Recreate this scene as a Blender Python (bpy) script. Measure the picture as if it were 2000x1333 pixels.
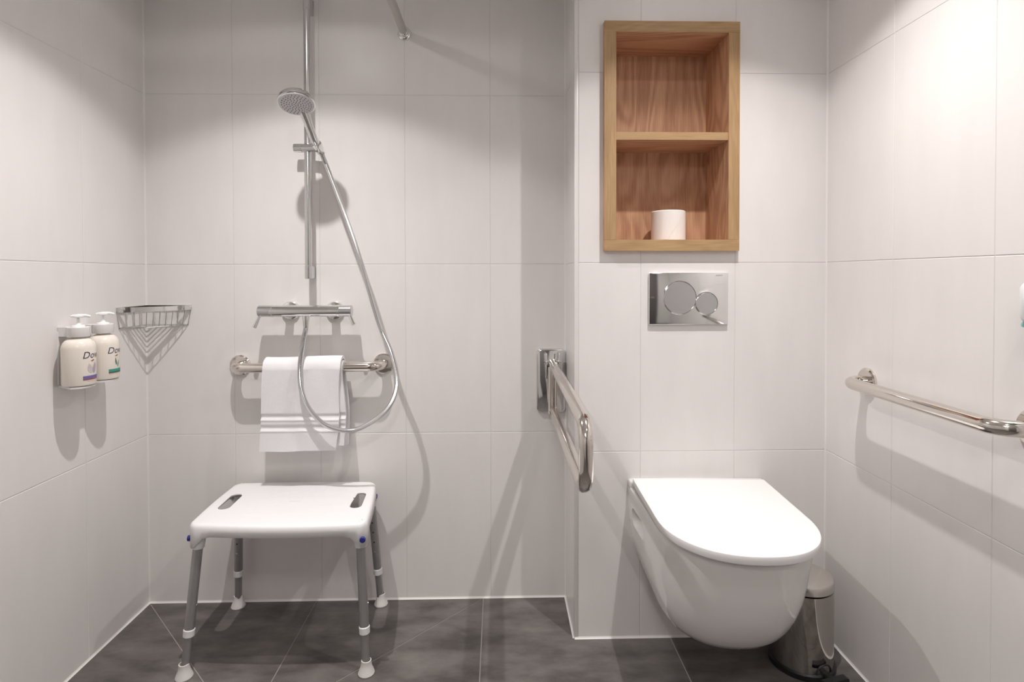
import bpy, bmesh, math, random
from mathutils import Vector, Matrix

for o in list(bpy.data.objects):
    bpy.data.objects.remove(o, do_unlink=True)
scene = bpy.context.scene
C = scene.collection
random.seed(4)

# ------------------------------------------------------------------ camera
CAM_H = 1.1605
cam_d = bpy.data.cameras.new('camera')
cam_d.sensor_width = 36.0
cam_d.lens = 1101.83 / 2000 * 36.0
cam_d.shift_y = (555.05 - 666.5) / 2000
cam_d.clip_start = 0.02
cam = bpy.data.objects.new('camera', cam_d)
C.objects.link(cam)
yaw, pitch, roll = 0.0238, 0.0151, -0.0018
Ry = Matrix(((math.cos(yaw), -math.sin(yaw), 0), (math.sin(yaw), math.cos(yaw), 0), (0, 0, 1)))
Rp = Matrix(((1, 0, 0), (0, math.cos(pitch), -math.sin(pitch)), (0, math.sin(pitch), math.cos(pitch))))
R = Rp @ Ry
rt, fw, up = R[0].copy(), R[1].copy(), R[2].copy()
r2 = rt * math.cos(roll) + up * math.sin(roll)
u2 = up * math.cos(roll) - rt * math.sin(roll)
cam.matrix_world = Matrix(((r2.x, u2.x, -fw.x, 0), (r2.y, u2.y, -fw.y, 0), (r2.z, u2.z, -fw.z, CAM_H), (0, 0, 0, 1)))
scene.camera = cam

# ------------------------------------------------------------------ world, exposure
w = bpy.data.worlds.new('world'); scene.world = w
w.use_nodes = True
w.node_tree.nodes['Background'].inputs[0].default_value = (1, 1, 1, 1)
w.node_tree.nodes['Background'].inputs[1].default_value = 0.0
vs = scene.view_settings
vs.view_transform = 'Standard'; vs.look = 'None'; vs.gamma = 1.0; vs.use_curve_mapping = False
vs.exposure = 0.29
# ceiling downlights (built further down by make_downlight): position, power, cut-off of the main beam in degrees off its axis
CEIL = 2.165
LAMPS = [(-0.63, 1.38, 63.0, 57.6), (0.605, 1.24, 57.0, 60.2), (0.605, 0.42, 14.0, 58.5)]
LAMP_Z = 2.14
LAMP_SPILL = 0.022         # weak light outside the main beam
LAMP_FOCUS = 3.3
FILL_LAMP = (-0.1, -0.45, 112.0)          # fill lamp added behind the camera to lift the shadows: x, y, power
LAMP_COLOR = (1.0, 0.962, 0.942)

# room dimensions (metres, floor at 0, camera above the origin)
XL, XR, YB, YT, XC, YF = -1.241, 1.049, 2.016, 1.78, 0.24, -1.15

# ------------------------------------------------------------------ materials
def new_mat(name):
    m = bpy.data.materials.new(name); m.use_nodes = True
    nt = m.node_tree
    return m, nt, nt.nodes['Principled BSDF']

def mat(name, col, rough=0.4, metal=0.0, spec=0.5, coat=0.0, bump=None):
    m, nt, b = new_mat(name)
    b.inputs['Base Color'].default_value = (*col, 1)
    b.inputs['Roughness'].default_value = rough
    b.inputs['Metallic'].default_value = metal
    b.inputs['Specular IOR Level'].default_value = spec
    b.inputs['Coat Weight'].default_value = coat
    if bump:
        scale, strength, dist = bump
        g = nt.nodes.new('ShaderNodeNewGeometry')
        n = nt.nodes.new('ShaderNodeTexNoise'); n.inputs['Scale'].default_value = scale
        n.inputs['Detail'].default_value = 3
        bp = nt.nodes.new('ShaderNodeBump'); bp.inputs['Strength'].default_value = strength
        bp.inputs['Distance'].default_value = dist
        nt.links.new(g.outputs['Position'], n.inputs['Vector'])
        nt.links.new(n.outputs['Fac'], bp.inputs['Height'])
        nt.links.new(bp.outputs['Normal'], b.inputs['Normal'])
    return m

def noise_mat(name, c1, c2, scale, rough, stretch=(1, 1, 1), lo=0.35, hi=0.65, spec=0.5, bump=0.0, detail=8):
    m, nt, b = new_mat(name)
    g = nt.nodes.new('ShaderNodeNewGeometry')
    mp = nt.nodes.new('ShaderNodeMapping'); mp.inputs['Scale'].default_value = stretch
    n = nt.nodes.new('ShaderNodeTexNoise'); n.inputs['Scale'].default_value = scale
    n.inputs['Detail'].default_value = detail; n.inputs['Roughness'].default_value = 0.62
    r = nt.nodes.new('ShaderNodeValToRGB')
    r.color_ramp.elements[0].position = lo; r.color_ramp.elements[0].color = (*c1, 1)
    r.color_ramp.elements[1].position = hi; r.color_ramp.elements[1].color = (*c2, 1)
    nt.links.new(g.outputs['Position'], mp.inputs['Vector'])
    nt.links.new(mp.outputs['Vector'], n.inputs['Vector'])
    nt.links.new(n.outputs['Fac'], r.inputs['Fac'])
    nt.links.new(r.outputs['Color'], b.inputs['Base Color'])
    b.inputs['Roughness'].default_value = rough
    b.inputs['Specular IOR Level'].default_value = spec
    if bump:
        bp = nt.nodes.new('ShaderNodeBump'); bp.inputs['Strength'].default_value = bump
        bp.inputs['Distance'].default_value = 0.002
        nt.links.new(n.outputs['Fac'], bp.inputs['Height'])
        nt.links.new(bp.outputs['Normal'], b.inputs['Normal'])
    return m

def wood_mat(name, dark, light, axis, figure=0.5):
    """oak: broad wavy figure along `axis` plus fine fibres"""
    m, nt, b = new_mat(name)
    N, L = nt.nodes.new, nt.links.new
    g = N('ShaderNodeNewGeometry')
    long = [1.0, 1.0, 1.0]; fine = [1.0, 1.0, 1.0]
    k = 'xyz'.index(axis)
    long[k] = 0.22; fine[k] = 0.035
    mp = N('ShaderNodeMapping'); mp.inputs['Scale'].default_value = long
    mf = N('ShaderNodeMapping'); mf.inputs['Scale'].default_value = fine
    L(g.outputs['Position'], mp.inputs['Vector']); L(g.outputs['Position'], mf.inputs['Vector'])
    n1 = N('ShaderNodeTexNoise'); n1.inputs['Scale'].default_value = 7; n1.inputs['Detail'].default_value = 2
    n1.inputs['Distortion'].default_value = 0.6
    L(mp.outputs['Vector'], n1.inputs['Vector'])
    mul = N('ShaderNodeMath'); mul.operation = 'MULTIPLY'; mul.inputs[1].default_value = 62
    L(n1.outputs['Fac'], mul.inputs[0])
    sn = N('ShaderNodeMath'); sn.operation = 'SINE'; L(mul.outputs[0], sn.inputs[0])
    n2 = N('ShaderNodeTexNoise'); n2.inputs['Scale'].default_value = 420; n2.inputs['Detail'].default_value = 4
    L(mf.outputs['Vector'], n2.inputs['Vector'])
    n3 = N('ShaderNodeTexNoise'); n3.inputs['Scale'].default_value = 4.5; n3.inputs['Detail'].default_value = 3
    L(mp.outputs['Vector'], n3.inputs['Vector'])
    a = N('ShaderNodeMath'); a.operation = 'MULTIPLY_ADD'; a.inputs[1].default_value = 0.30 * figure
    fm = N('ShaderNodeMath'); fm.operation = 'MULTIPLY_ADD'; fm.inputs[1].default_value = 0.6; fm.inputs[2].default_value = 0.2
    L(n2.outputs['Fac'], fm.inputs[0])
    L(sn.outputs[0], a.inputs[0]); L(fm.outputs[0], a.inputs[2])
    a2 = N('ShaderNodeMath'); a2.operation = 'MULTIPLY_ADD'; a2.inputs[1].default_value = 0.5 * figure
    L(n3.outputs['Fac'], a2.inputs[0]); L(a.outputs[0], a2.inputs[2])
    r = N('ShaderNodeValToRGB')
    e = 0.25 * figure
    r.color_ramp.elements[0].position = 0.26 + e; r.color_ramp.elements[0].color = (*dark, 1)
    r.color_ramp.elements[1].position = 0.70 + e; r.color_ramp.elements[1].color = (*light, 1)
    L(a2.outputs[0], r.inputs['Fac']); L(r.outputs['Color'], b.inputs['Base Color'])
    b.inputs['Roughness'].default_value = 0.5
    b.inputs['Specular IOR Level'].default_value = 0.3
    return m

TILE_C = (0.797, 0.768, 0.754)
M = {}
M['tile'] = noise_mat('wall_tile_glaze', tuple(c * 0.985 for c in TILE_C), tuple(c * 1.015 for c in TILE_C), 14, 0.34, (1, 1, .25), spec=0.36, detail=4)
M['grout'] = mat('wall_grout', (0.72, 0.692, 0.678), 0.8)
M['silicone'] = mat('white_sealant', (0.82, 0.79, 0.775), 0.45)
M['edge_trim'] = mat('white_corner_profile', (0.76, 0.73, 0.715), 0.3)
M['floor_tile'] = noise_mat('dark_stone_tile', (0.074, 0.066, 0.062), (0.192, 0.176, 0.166), 5.0, 0.42, (1, 2.2, 1), lo=0.34, hi=0.68, spec=0.4, bump=0.05, detail=12)
M['floor_grout'] = mat('floor_grout', (0.36, 0.325, 0.31), 0.8)
M['paint'] = mat('ceiling_paint', (0.88, 0.87, 0.855), 0.8)
M['door'] = mat('door_laminate', (0.17, 0.155, 0.15), 0.45)
M['chrome'] = mat('chrome', (0.80, 0.80, 0.80), 0.07, 1.0)
M['chrome_soft'] = mat('satin_chrome', (0.66, 0.66, 0.665), 0.22, 1.0)
M['steel'] = mat('polished_steel', (0.74, 0.70, 0.655), 0.10, 1.0)
M['steel_soft'] = mat('brushed_steel', (0.70, 0.67, 0.635), 0.24, 1.0)
M['bin_steel'] = mat('mirror_steel', (0.52, 0.49, 0.465), 0.07, 1.0)
M['rod'] = mat('satin_grey_rod', (0.55, 0.525, 0.50), 0.35, 0.5)
M['alu'] = mat('grey_anodised_aluminium', (0.40, 0.395, 0.39), 0.42, 0.75)
M['ceramic'] = mat('white_ceramic', (0.83, 0.815, 0.805), 0.09, 0, 0.5, 0.3)
M['lid'] = mat('white_seat_plastic', (0.86, 0.85, 0.845), 0.22)
M['plastic'] = mat('white_plastic', (0.85, 0.845, 0.85), 0.38)
M['rubber'] = mat('pale_grey_rubber', (0.70, 0.68, 0.665), 0.55)
M['collar'] = mat('white_collar', (0.78, 0.77, 0.76), 0.45)
M['blue'] = mat('blue_button', (0.02, 0.025, 0.22), 0.4)
M['dark'] = mat('dark_gap', (0.03, 0.03, 0.03), 0.6)
M['black'] = mat('black_plastic', (0.014, 0.014, 0.015), 0.35)
M['towel'] = mat('white_terry', (0.86, 0.845, 0.86), 0.95, 0, 0.1, bump=(900, 0.5, 0.002))
M['paper'] = mat('tissue_paper', (0.85, 0.80, 0.765), 0.95, 0, 0.1, bump=(500, 0.25, 0.001))
M['cream'] = mat('cream_bottle', (0.84, 0.775, 0.70), 0.2, 0, 0.5)
M['bracket'] = mat('white_coated_metal', (0.80, 0.775, 0.765), 0.35)
M['navy_print'] = mat('dark_blue_print', (0.03, 0.035, 0.07), 0.5)
M['gold_print'] = mat('brown_gold_print', (0.30, 0.12, 0.07), 0.5)
M['violet_print'] = mat('violet_print', (0.16, 0.13, 0.38), 0.5)
M['plum_print'] = mat('plum_print', (0.25, 0.10, 0.13), 0.5)
M['teal_print'] = mat('teal_print', (0.05, 0.30, 0.25), 0.5)
M['green_print'] = mat('dark_green_print', (0.035, 0.13, 0.09), 0.5)
M['orange_print'] = mat('pale_orange_print', (0.72, 0.50, 0.36), 0.5)
M['feather_print'] = mat('pale_grey_print', (0.56, 0.52, 0.52), 0.5)
M['mauve_print'] = mat('mauve_print', (0.45, 0.38, 0.45), 0.5)
M['nozzle_face'] = mat('light_grey_spray_face', (0.66, 0.65, 0.66), 0.4)
M['nozzle'] = mat('grey_silicone_nozzle', (0.17, 0.17, 0.18), 0.5)
M['teal'] = mat('teal_plastic', (0.14, 0.40, 0.39), 0.35)
M['wood_edge_v'] = wood_mat('light_oak_edge_upright', (0.31, 0.185, 0.085), (0.50, 0.33, 0.175), 'z', 0.15)
M['wood_edge_h'] = wood_mat('light_oak_edge_level', (0.31, 0.185, 0.085), (0.50, 0.33, 0.175), 'x', 0.15)
M['wood_v'] = wood_mat('oak_panel_upright', (0.40, 0.205, 0.115), (0.66, 0.405, 0.255), 'z', 0.4)
M['wood_h'] = wood_mat('oak_panel_level', (0.40, 0.205, 0.115), (0.66, 0.405, 0.255), 'x', 0.4)
m_, nt_, b_ = new_mat('lit_lamp_lens')
b_.inputs['Emission Color'].default_value = (1, 0.95, 0.9, 1); b_.inputs['Emission Strength'].default_value = 6.0
M['lens'] = m_
m_, nt_, b_ = new_mat('fill_lamp_glass')  # glowing glass of the added fill lamp
b_.inputs['Emission Color'].default_value = (1, 0.965, 0.94, 1); b_.inputs['Emission Strength'].default_value = FILL_LAMP[2] * 0.2
M['opal'] = m_

# ------------------------------------------------------------------ mesh helpers
ORIG = {}

def link(name, me, material, parent=None, smooth=True, loc=None):
    o = bpy.data.objects.new(name, me)
    if material is not None and len(me.materials) == 0:
        me.materials.append(M[material] if isinstance(material, str) else material)
    C.objects.link(o)
    if parent is not None: o.parent = parent
    if loc is not None: o.location = loc
    if smooth:
        for p in me.polygons: p.use_smooth = True
        me.set_sharp_from_angle(angle=math.radians(38))
    return o

def part(name, bm, material, parent=None, smooth=True):
    """bm in world metres; becomes a child of `parent` (an Empty or a part of it), or a top-level mesh"""
    me = bpy.data.meshes.new(name)
    root = parent
    if root is not None:
        off = ORIG[root.name]
        bmesh.ops.translate(bm, verts=bm.verts, vec=-off)
    bmesh.ops.recalc_face_normals(bm, faces=bm.faces)
    bm.to_mesh(me); bm.free()
    o = link(name, me, material, parent, smooth)
    ORIG[o.name] = ORIG[root.name] if root is not None else Vector((0, 0, 0))
    return o

def thing(name, label, cat, loc, group=None):
    o = bpy.data.objects.new(name, None); o.empty_display_size = 0.05
    C.objects.link(o); o.location = loc
    o['label'] = label; o['category'] = cat
    if group: o['group'] = group
    ORIG[o.name] = Vector(loc)
    return o

def solo(name, bm, material, label, cat, loc, group=None, smooth=True):
    me = bpy.data.meshes.new(name)
    bmesh.ops.translate(bm, verts=bm.verts, vec=-Vector(loc))
    bmesh.ops.recalc_face_normals(bm, faces=bm.faces)
    bm.to_mesh(me); bm.free()
    o = link(name, me, material, None, smooth, loc)
    o['label'] = label; o['category'] = cat
    if group: o['group'] = group
    ORIG[o.name] = Vector(loc)
    return o

def struct(name, bm, material, smooth=False):
    o = part(name, bm, material, None, smooth); o['kind'] = 'structure'
    return o

def box(bm, x0, x1, y0, y1, z0, z1, bev=0.0, seg=2):
    r = bmesh.ops.create_cube(bm, size=1.0)
    vs_ = r['verts']
    for v in vs_:
        v.co = Vector(((x0 + x1) / 2 + v.co.x * (x1 - x0), (y0 + y1) / 2 + v.co.y * (y1 - y0), (z0 + z1) / 2 + v.co.z * (z1 - z0)))
    if bev:
        es = list({e for v in vs_ for e in v.link_edges})
        bmesh.ops.bevel(bm, geom=es, offset=bev, segments=seg, affect='EDGES', profile=0.5)
    return bm

def B(*a, **k):
    return box(bmesh.new(), *a, **k)

def frame_of(d):
    d = d.normalized()
    a = Vector((0, 0, 1)) if abs(d.z) < 0.9 else Vector((1, 0, 0))
    u = d.cross(a).normalized(); v = d.cross(u).normalized()
    return u, v

def sweep(bm, pts, rad, seg=20, cap=True, closed=False):
    """tube through pts; rad a number or one per point"""
    pts = [Vector(p) for p in pts]; n = len(pts)
    rads = rad if isinstance(rad, (list, tuple)) else [rad] * n
    tans = []
    for i in range(n):
        if closed: t = pts[(i + 1) % n] - pts[i - 1]
        elif i == 0: t = pts[1] - pts[0]
        elif i == n - 1: t = pts[-1] - pts[-2]
        else: t = (pts[i + 1] - pts[i]).normalized() + (pts[i] - pts[i - 1]).normalized()
        tans.append(t.normalized())
    u, v = frame_of(tans[0])
    rings = []
    for i in range(n):
        t = tans[i]
        u = (u - t * u.dot(t)).normalized(); v = t.cross(u)
        rings.append([bm.verts.new(pts[i] + (u * math.cos(a) + v * math.sin(a)) * rads[i]) for a in [2 * math.pi * k / seg for k in range(seg)]])
    m = n if closed else n - 1
    for i in range(m):
        A, D = rings[i], rings[(i + 1) % n]
        for k in range(seg):
            bm.faces.new((A[k], A[(k + 1) % seg], D[(k + 1) % seg], D[k]))
    if cap and not closed:
        bm.faces.new(rings[0][::-1]); bm.faces.new(rings[-1])
    return bm

def cyl(p0, p1, r0, r1=None, seg=32, bm=None, bev=0.0):
    bm = bm or bmesh.new()
    p0, p1 = Vector(p0), Vector(p1); r1 = r0 if r1 is None else r1
    if bev:
        d = (p1 - p0).normalized()
        return sweep(bm, [p0, p0 + d * 1e-5, p0 + d * bev, p1 - d * bev, p1 - d * 1e-5, p1],
                     [r0 - bev, r0 - bev * 0.95, r0, r1, r1 - bev * 0.95, r1 - bev], seg)
    return sweep(bm, [p0, p1], [r0, r1], seg)

def lathe(c, prof, seg=40, bm=None, axis=(0, 0, 1), squash=1.0):
    """prof: list of (radius, height) along axis from point c"""
    bm = bm or bmesh.new(); c = Vector(c); ax = Vector(axis).normalized()
    u, v = frame_of(ax)
    if abs(ax.z) > 0.99: u, v = Vector((1, 0, 0)), Vector((0, 1, 0))
    prev = None
    for r, h in prof:
        if r < 1e-6: ring = [bm.verts.new(c + ax * h)]
        else: ring = [bm.verts.new(c + ax * h + (u * math.cos(a) * squash + v * math.sin(a)) * r) for a in [2 * math.pi * k / seg for k in range(seg)]]
        if prev:
            for k in range(seg):
                q = [prev[k % len(prev)], prev[(k + 1) % len(prev)], ring[(k + 1) % len(ring)], ring[k % len(ring)]]
                f = []
                for x in q:
                    if x not in f: f.append(x)
                if len(f) > 2:
                    try: bm.faces.new(f)
                    except ValueError: pass
        prev = ring
    return bm

def prism(bm, poly, z0, z1):
    a = [bm.verts.new((x, y, z0)) for x, y in poly]; b = [bm.verts.new((x, y, z1)) for x, y in poly]
    n = len(poly)
    bm.faces.new(a[::-1]); bm.faces.new(b)
    for k in range(n): bm.faces.new((a[k], a[(k + 1) % n], b[(k + 1) % n], b[k]))
    return bm

def loft(bm, rings, cap0=True, cap1=True):
    R_ = [[bm.verts.new(p) for p in r] for r in rings]; n = len(R_[0])
    for A, D in zip(R_, R_[1:]):
        for k in range(n): bm.faces.new((A[k], A[(k + 1) % n], D[(k + 1) % n], D[k]))
    if cap0: bm.faces.new(R_[0][::-1])
    if cap1: bm.faces.new(R_[-1])
    return bm

def catmull(pts, per=12):
    P = [Vector(p) for p in pts]; P = [P[0] * 2 - P[1]] + P + [P[-1] * 2 - P[-2]]
    out = []
    for i in range(1, len(P) - 2):
        a, b, c, d = P[i - 1], P[i], P[i + 1], P[i + 2]
        for k in range(per):
            t = k / per
            out.append(0.5 * ((2 * b) + (c - a) * t + (2 * a - 5 * b + 4 * c - d) * t * t + (3 * b - a - 3 * c + d) * t ** 3))
    out.append(P[-2]); return out

def bend_path(pts, rad, seg=10):
    """polyline with its inner corners rounded to radius rad"""
    P = [Vector(p) for p in pts]; out = [P[0]]
    for i in range(1, len(P) - 1):
        a = (P[i - 1] - P[i]).normalized(); b = (P[i + 1] - P[i]).normalized()
        ang = a.angle(b); t = rad / math.tan(ang / 2)
        cen = P[i] + (a + b).normalized() * (rad / math.sin(ang / 2))
        s, e = P[i] + a * t - cen, P[i] + b * t - cen
        tot = s.angle(e)
        for k in range(seg + 1):
            q = k / seg
            out.append(cen + (s * math.sin((1 - q) * tot) + e * math.sin(q * tot)) / math.sin(tot))
    out.append(P[-1]); return out

def round_rect(w, h, r, seg=6):
    pts = []
    for cx_, cy_, a0 in ((w / 2 - r, h / 2 - r, 0), (-w / 2 + r, h / 2 - r, 90), (-w / 2 + r, -h / 2 + r, 180), (w / 2 - r, -h / 2 + r, 270)):
        for k in range(seg + 1):
            a = math.radians(a0 + 90 * k / seg); pts.append((cx_ + r * math.cos(a), cy_ + r * math.sin(a)))
    return pts

def text_mesh(s, size, shear=0.0):
    cu = bpy.data.curves.new('lettering', 'FONT'); cu.body = s; cu.size = size; cu.shear = shear
    cu.align_x = 'CENTER'; cu.resolution_u = 3; cu.fill_mode = 'FRONT'
    o = bpy.data.objects.new('lettering', cu); C.objects.link(o)
    dg = bpy.context.evaluated_depsgraph_get(); dg.update()
    me = bpy.data.meshes.new_from_object(o.evaluated_get(dg))
    bpy.data.objects.remove(o, do_unlink=True); bpy.data.curves.remove(cu)
    bm = bmesh.new(); bm.from_mesh(me); bpy.data.meshes.remove(me)
    return bm

# ------------------------------------------------------------------ setting: walls and their tiles
GR, DEEP, THK = 0.0020, 0.0010, 0.0045
TILES = {}

def cut_rect(u0, u1, v0, v1, hole):
    """cells of the rectangle that lie outside the hole"""
    if hole is None or hole[0] >= u1 or hole[1] <= u0 or hole[2] >= v1 or hole[3] <= v0:
        return None
    us = sorted({u0, u1, *[h for h in hole[:2] if u0 < h < u1]}); vs_ = sorted({v0, v1, *[h for h in hole[2:] if v0 < h < v1]})
    cells = [(a, b, c, d) for a, b in zip(us, us[1:]) for c, d in zip(vs_, vs_[1:])
             if not (hole[0] - 1e-6 <= (a + b) / 2 <= hole[1] and hole[2] - 1e-6 <= (c + d) / 2 <= hole[3])]
    return cells

def slab_cells(cells, y0, y1):
    """watertight slab in XZ made of rectangular cells, front y0, back y1"""
    bm = bmesh.new(); vd = {}
    def vert(x, y, z):
        k = (round(x, 6), round(y, 6), round(z, 6))
        if k not in vd: vd[k] = bm.verts.new((x, y, z))
        return vd[k]
    edges = {}
    for a, b, c, d in cells:
        q = [(a, c), (b, c), (b, d), (a, d)]
        bm.faces.new([vert(x, y0, z) for x, z in q]); bm.faces.new([vert(x, y1, z) for x, z in q[::-1]])
        for p, r in zip(q, q[1:] + q[:1]):
            key = tuple(sorted((tuple(round(t, 6) for t in p), tuple(round(t, 6) for t in r))))
            edges[key] = edges.get(key, 0) + 1
    for (p, r), n in edges.items():
        if n == 1: bm.faces.new((vert(p[0], y0, p[1]), vert(r[0], y0, r[1]), vert(r[0], y1, r[1]), vert(p[0], y1, p[1])))
    return bm

def lay_tiles(wall, origin, rotz, us, vs_, hole=None):
    """tiles on a wall: local u runs along the wall, tile faces look along local -Y"""
    rot = Matrix.Rotation(rotz, 3, 'Z')
    for u0, u1 in zip(us, us[1:]):
        for v0, v1 in zip(vs_, vs_[1:]):
            a, b, c, d = u0 + GR / 2, u1 - GR / 2, v0 + GR / 2, v1 - GR / 2
            cells = cut_rect(a, b, c, d, hole)
            if cells is not None and not cells: continue
            wd, ht = round(b - a, 4), round(d - c, 4)
            if wd < 0.008 or ht < 0.008: continue
            if cells is None:
                key = (wd, ht)
                if key not in TILES:
                    bm = bmesh.new(); ch = 0.0009
                    def ring(s, y): return [(s, y, s), (wd - s, y, s), (wd - s, y, ht - s), (s, y, ht - s)]
                    loft(bm, [ring(0, THK), ring(0, ch * 0.8), ring(ch, 0)])
                    bmesh.ops.recalc_face_normals(bm, faces=bm.faces)
                    me = bpy.data.meshes.new('tile'); bm.to_mesh(me); bm.free(); me.materials.append(M['tile']); TILES[key] = me
                me = TILES[key]
            else:
                bm = slab_cells([(p - a, q - a, r - c, s - c) for p, q, r, s in cells], 0, THK)
                bmesh.ops.recalc_face_normals(bm, faces=bm.faces)
                me = bpy.data.meshes.new('tile'); bm.to_mesh(me); bm.free(); me.materials.append(M['tile'])
            o = bpy.data.objects.new('tile', me); C.objects.link(o); o.parent = wall
            o.location = Vector(origin) + rot @ Vector((a, 0, c)); o.rotation_euler = (0, 0, rotz)

ROWS = [0.0, 0.5986, 1.2006, 1.800, CEIL]
TW = 0.302
T_ = 0.06
# back wall of the shower
wb = struct('wall_back', B(XL - T_, XR + T_, YB + DEEP, YB + T_, -0.05, CEIL + 0.05), 'grout')
lay_tiles(wb, (0, YB, 0), 0, [XL, -0.935, -0.633, -0.331, -0.029, XC], ROWS)
# left wall (u runs towards +y)
wl = struct('wall_left', B(XL - T_, XL - DEEP, YF - T_, YB + T_, -0.05, CEIL + 0.05), 'grout')
us = [YB]
while us[-1] - TW > YF: us.append(us[-1] - TW + (0.004 if len(us) == 1 else 0))
us.append(YF); us = us[::-1]
lay_tiles(wl, (XL, 0, 0), math.pi / 2, us, ROWS)
# right wall (u runs towards -y)
wr = struct('wall_right', B(XR + DEEP, XR + T_, YF - T_, YB + T_, -0.05, CEIL + 0.05), 'grout')
us = [YT, 1.477]
while us[-1] - 0.308 > YF: us.append(us[-1] - 0.308)
us.append(YF); us = [-u for u in us]
lay_tiles(wr, (XR, 0, 0), -math.pi / 2, us, ROWS)
# boxed-out wall behind the toilet, with the opening for the niche
NX0, NX1, NZ0, NZ1 = 0.331, 0.757, 1.237, 1.953
HOLE = (NX0 + 0.001, NX1 - 0.001, NZ0 + 0.001, NZ1 - 0.001)
TRIM_W = 0.013
wt = struct('wall_toilet', slab_cells(cut_rect(XC + 0.002, XR + 0.01, -0.05, CEIL + 0.05, HOLE), YT + DEEP, YT + 0.02), 'grout')
lay_tiles(wt, (0, YT, 0), 0, [XC + TRIM_W, 0.4504, 0.753, XR], ROWS, HOLE)
ws = struct('wall_toilet_side', B(XC + DEEP, XC + 0.02, YT + 0.02, YB + DEEP + 0.001, -0.05, CEIL + 0.05), 'grout')
lay_tiles(ws, (XC, 0, 0), -math.pi / 2, [-YB, -YT - 0.002], ROWS)
# wall behind the camera, with a door
wf = struct('wall_front', slab_cells(cut_rect(XL - T_, XR + T_, -0.05, CEIL + 0.05, (-0.25, 0.65, -0.06, 2.05)), YF - T_, YF), 'paint')
d1 = struct('door_1', B(-0.25, 0.65, YF - 0.05, YF - 0.01, 0.004, 2.05, bev=0.002), 'door', True)
hd = bmesh.new()
sweep(hd, bend_path([(0.57, YF - 0.012, 1.02), (0.57, YF + 0.05, 1.02), (0.45, YF + 0.05, 1.02)], 0.018), 0.009, 16)
lathe((0.57, YF - 0.012, 1.02), [(0, 0), (0.026, 0), (0.026, 0.008), (0, 0.008)], axis=(0, 1, 0), bm=hd)
part('door_handle', hd, 'chrome_soft', d1)
fr = bmesh.new()
for a, b, c, d in ((-0.30, -0.25, 0, 2.10), (0.65, 0.70, 0, 2.10), (-0.25, 0.65, 2.05, 2.10)):
    box(fr, a, b, YF - 0.05, YF + 0.012, c, d)
struct('trim_1', fr, 'door')

# floor: stone tiles, with the shower square cut along its diagonals
fl = struct('floor', B(XL - T_, XR + T_, YF - T_, YB + T_, -0.05, -0.0012), 'floor_grout')
SX0, SX1 = XL, -0.057
SY1 = YB; SY0 = 0.82
CXs, CYs = -0.652, 1.42

def floor_tile(poly, g=0.0016):
    # shrink a convex polygon by g on every side, then give it thickness
    n = len(poly); P = [Vector((*p, 0)) for p in poly]
    area = sum(P[i].x * P[(i + 1) % n].y - P[(i + 1) % n].x * P[i].y for i in range(n))
    if area < 0: P = P[::-1]
    lines = []
    for i in range(n):
        d = (P[(i + 1) % n] - P[i]).normalized(); nrm = Vector((-d.y, d.x, 0))
        lines.append((P[i] + nrm * g, d))
    out = []
    for i in range(n):
        (a, d), (b, e) = lines[i - 1], lines[i]
        den = d.x * e.y - d.y * e.x; t = ((b.x - a.x) * e.y - (b.y - a.y) * e.x) / den
        q = a + d * t; out.append((q.x, q.y))
    bm = prism(bmesh.new(), out, -0.004, 0.0)
    bmesh.ops.recalc_face_normals(bm, faces=bm.faces)
    me = bpy.data.meshes.new('tile'); bm.to_mesh(me); bm.free(); me.materials.append(M['floor_tile'])
    o = bpy.data.objects.new('tile', me); C.objects.link(o); o.parent = fl

mid = (CXs, CYs)
ring_pts = [(SX0, SY1), (CXs, SY1), (SX1, SY1), (SX1, CYs), (SX1, SY0), (CXs, SY0), (SX0, SY0), (SX0, CYs)]
for p, q in zip(ring_pts, ring_pts[1:] + ring_pts[:1]): floor_tile([p, q, mid])
ys = [YB, 1.416, 0.82, 0.22, -0.38, -0.98, YF]
for y1, y0 in zip(ys, ys[1:]):
    for x0, x1 in ((SX1, 0.547), (0.547, XR)):
        if y1 > YT:
            if x0 < XC:
                # L-shaped tile round the boxed-out wall corner: kept as one piece
                bm = bmesh.new(); g = 0.0016
                poly = [(x0 + g, y0 + g), (x1 - g, y0 + g), (x1 - g, YT), (XC, YT), (XC, y1), (x0 + g, y1)]
                prism(bm, poly, -0.004, 0.0); bmesh.ops.recalc_face_normals(bm, faces=bm.faces)
                me = bpy.data.meshes.new('tile'); bm.to_mesh(me); bm.free(); me.materials.append(M['floor_tile'])
                o = bpy.data.objects.new('tile', me); C.objects.link(o); o.parent = fl
            else: floor_tile([(x0, y0), (x1, y0), (x1, YT), (x0, YT)])
        else: floor_tile([(x0, y0), (x1, y0), (x1, y1), (x0, y1)])
    if y1 <= SY0 + 0.001:
        for x0, x1 in ((SX0, CXs), (CXs, SX1)): floor_tile([(x0, y0), (x1, y0), (x1, y1), (x0, y1)])
struct('ceiling', B(XL - T_, XR + T_, YF - T_, YB + T_, CEIL, CEIL + 0.05), 'paint')

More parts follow.
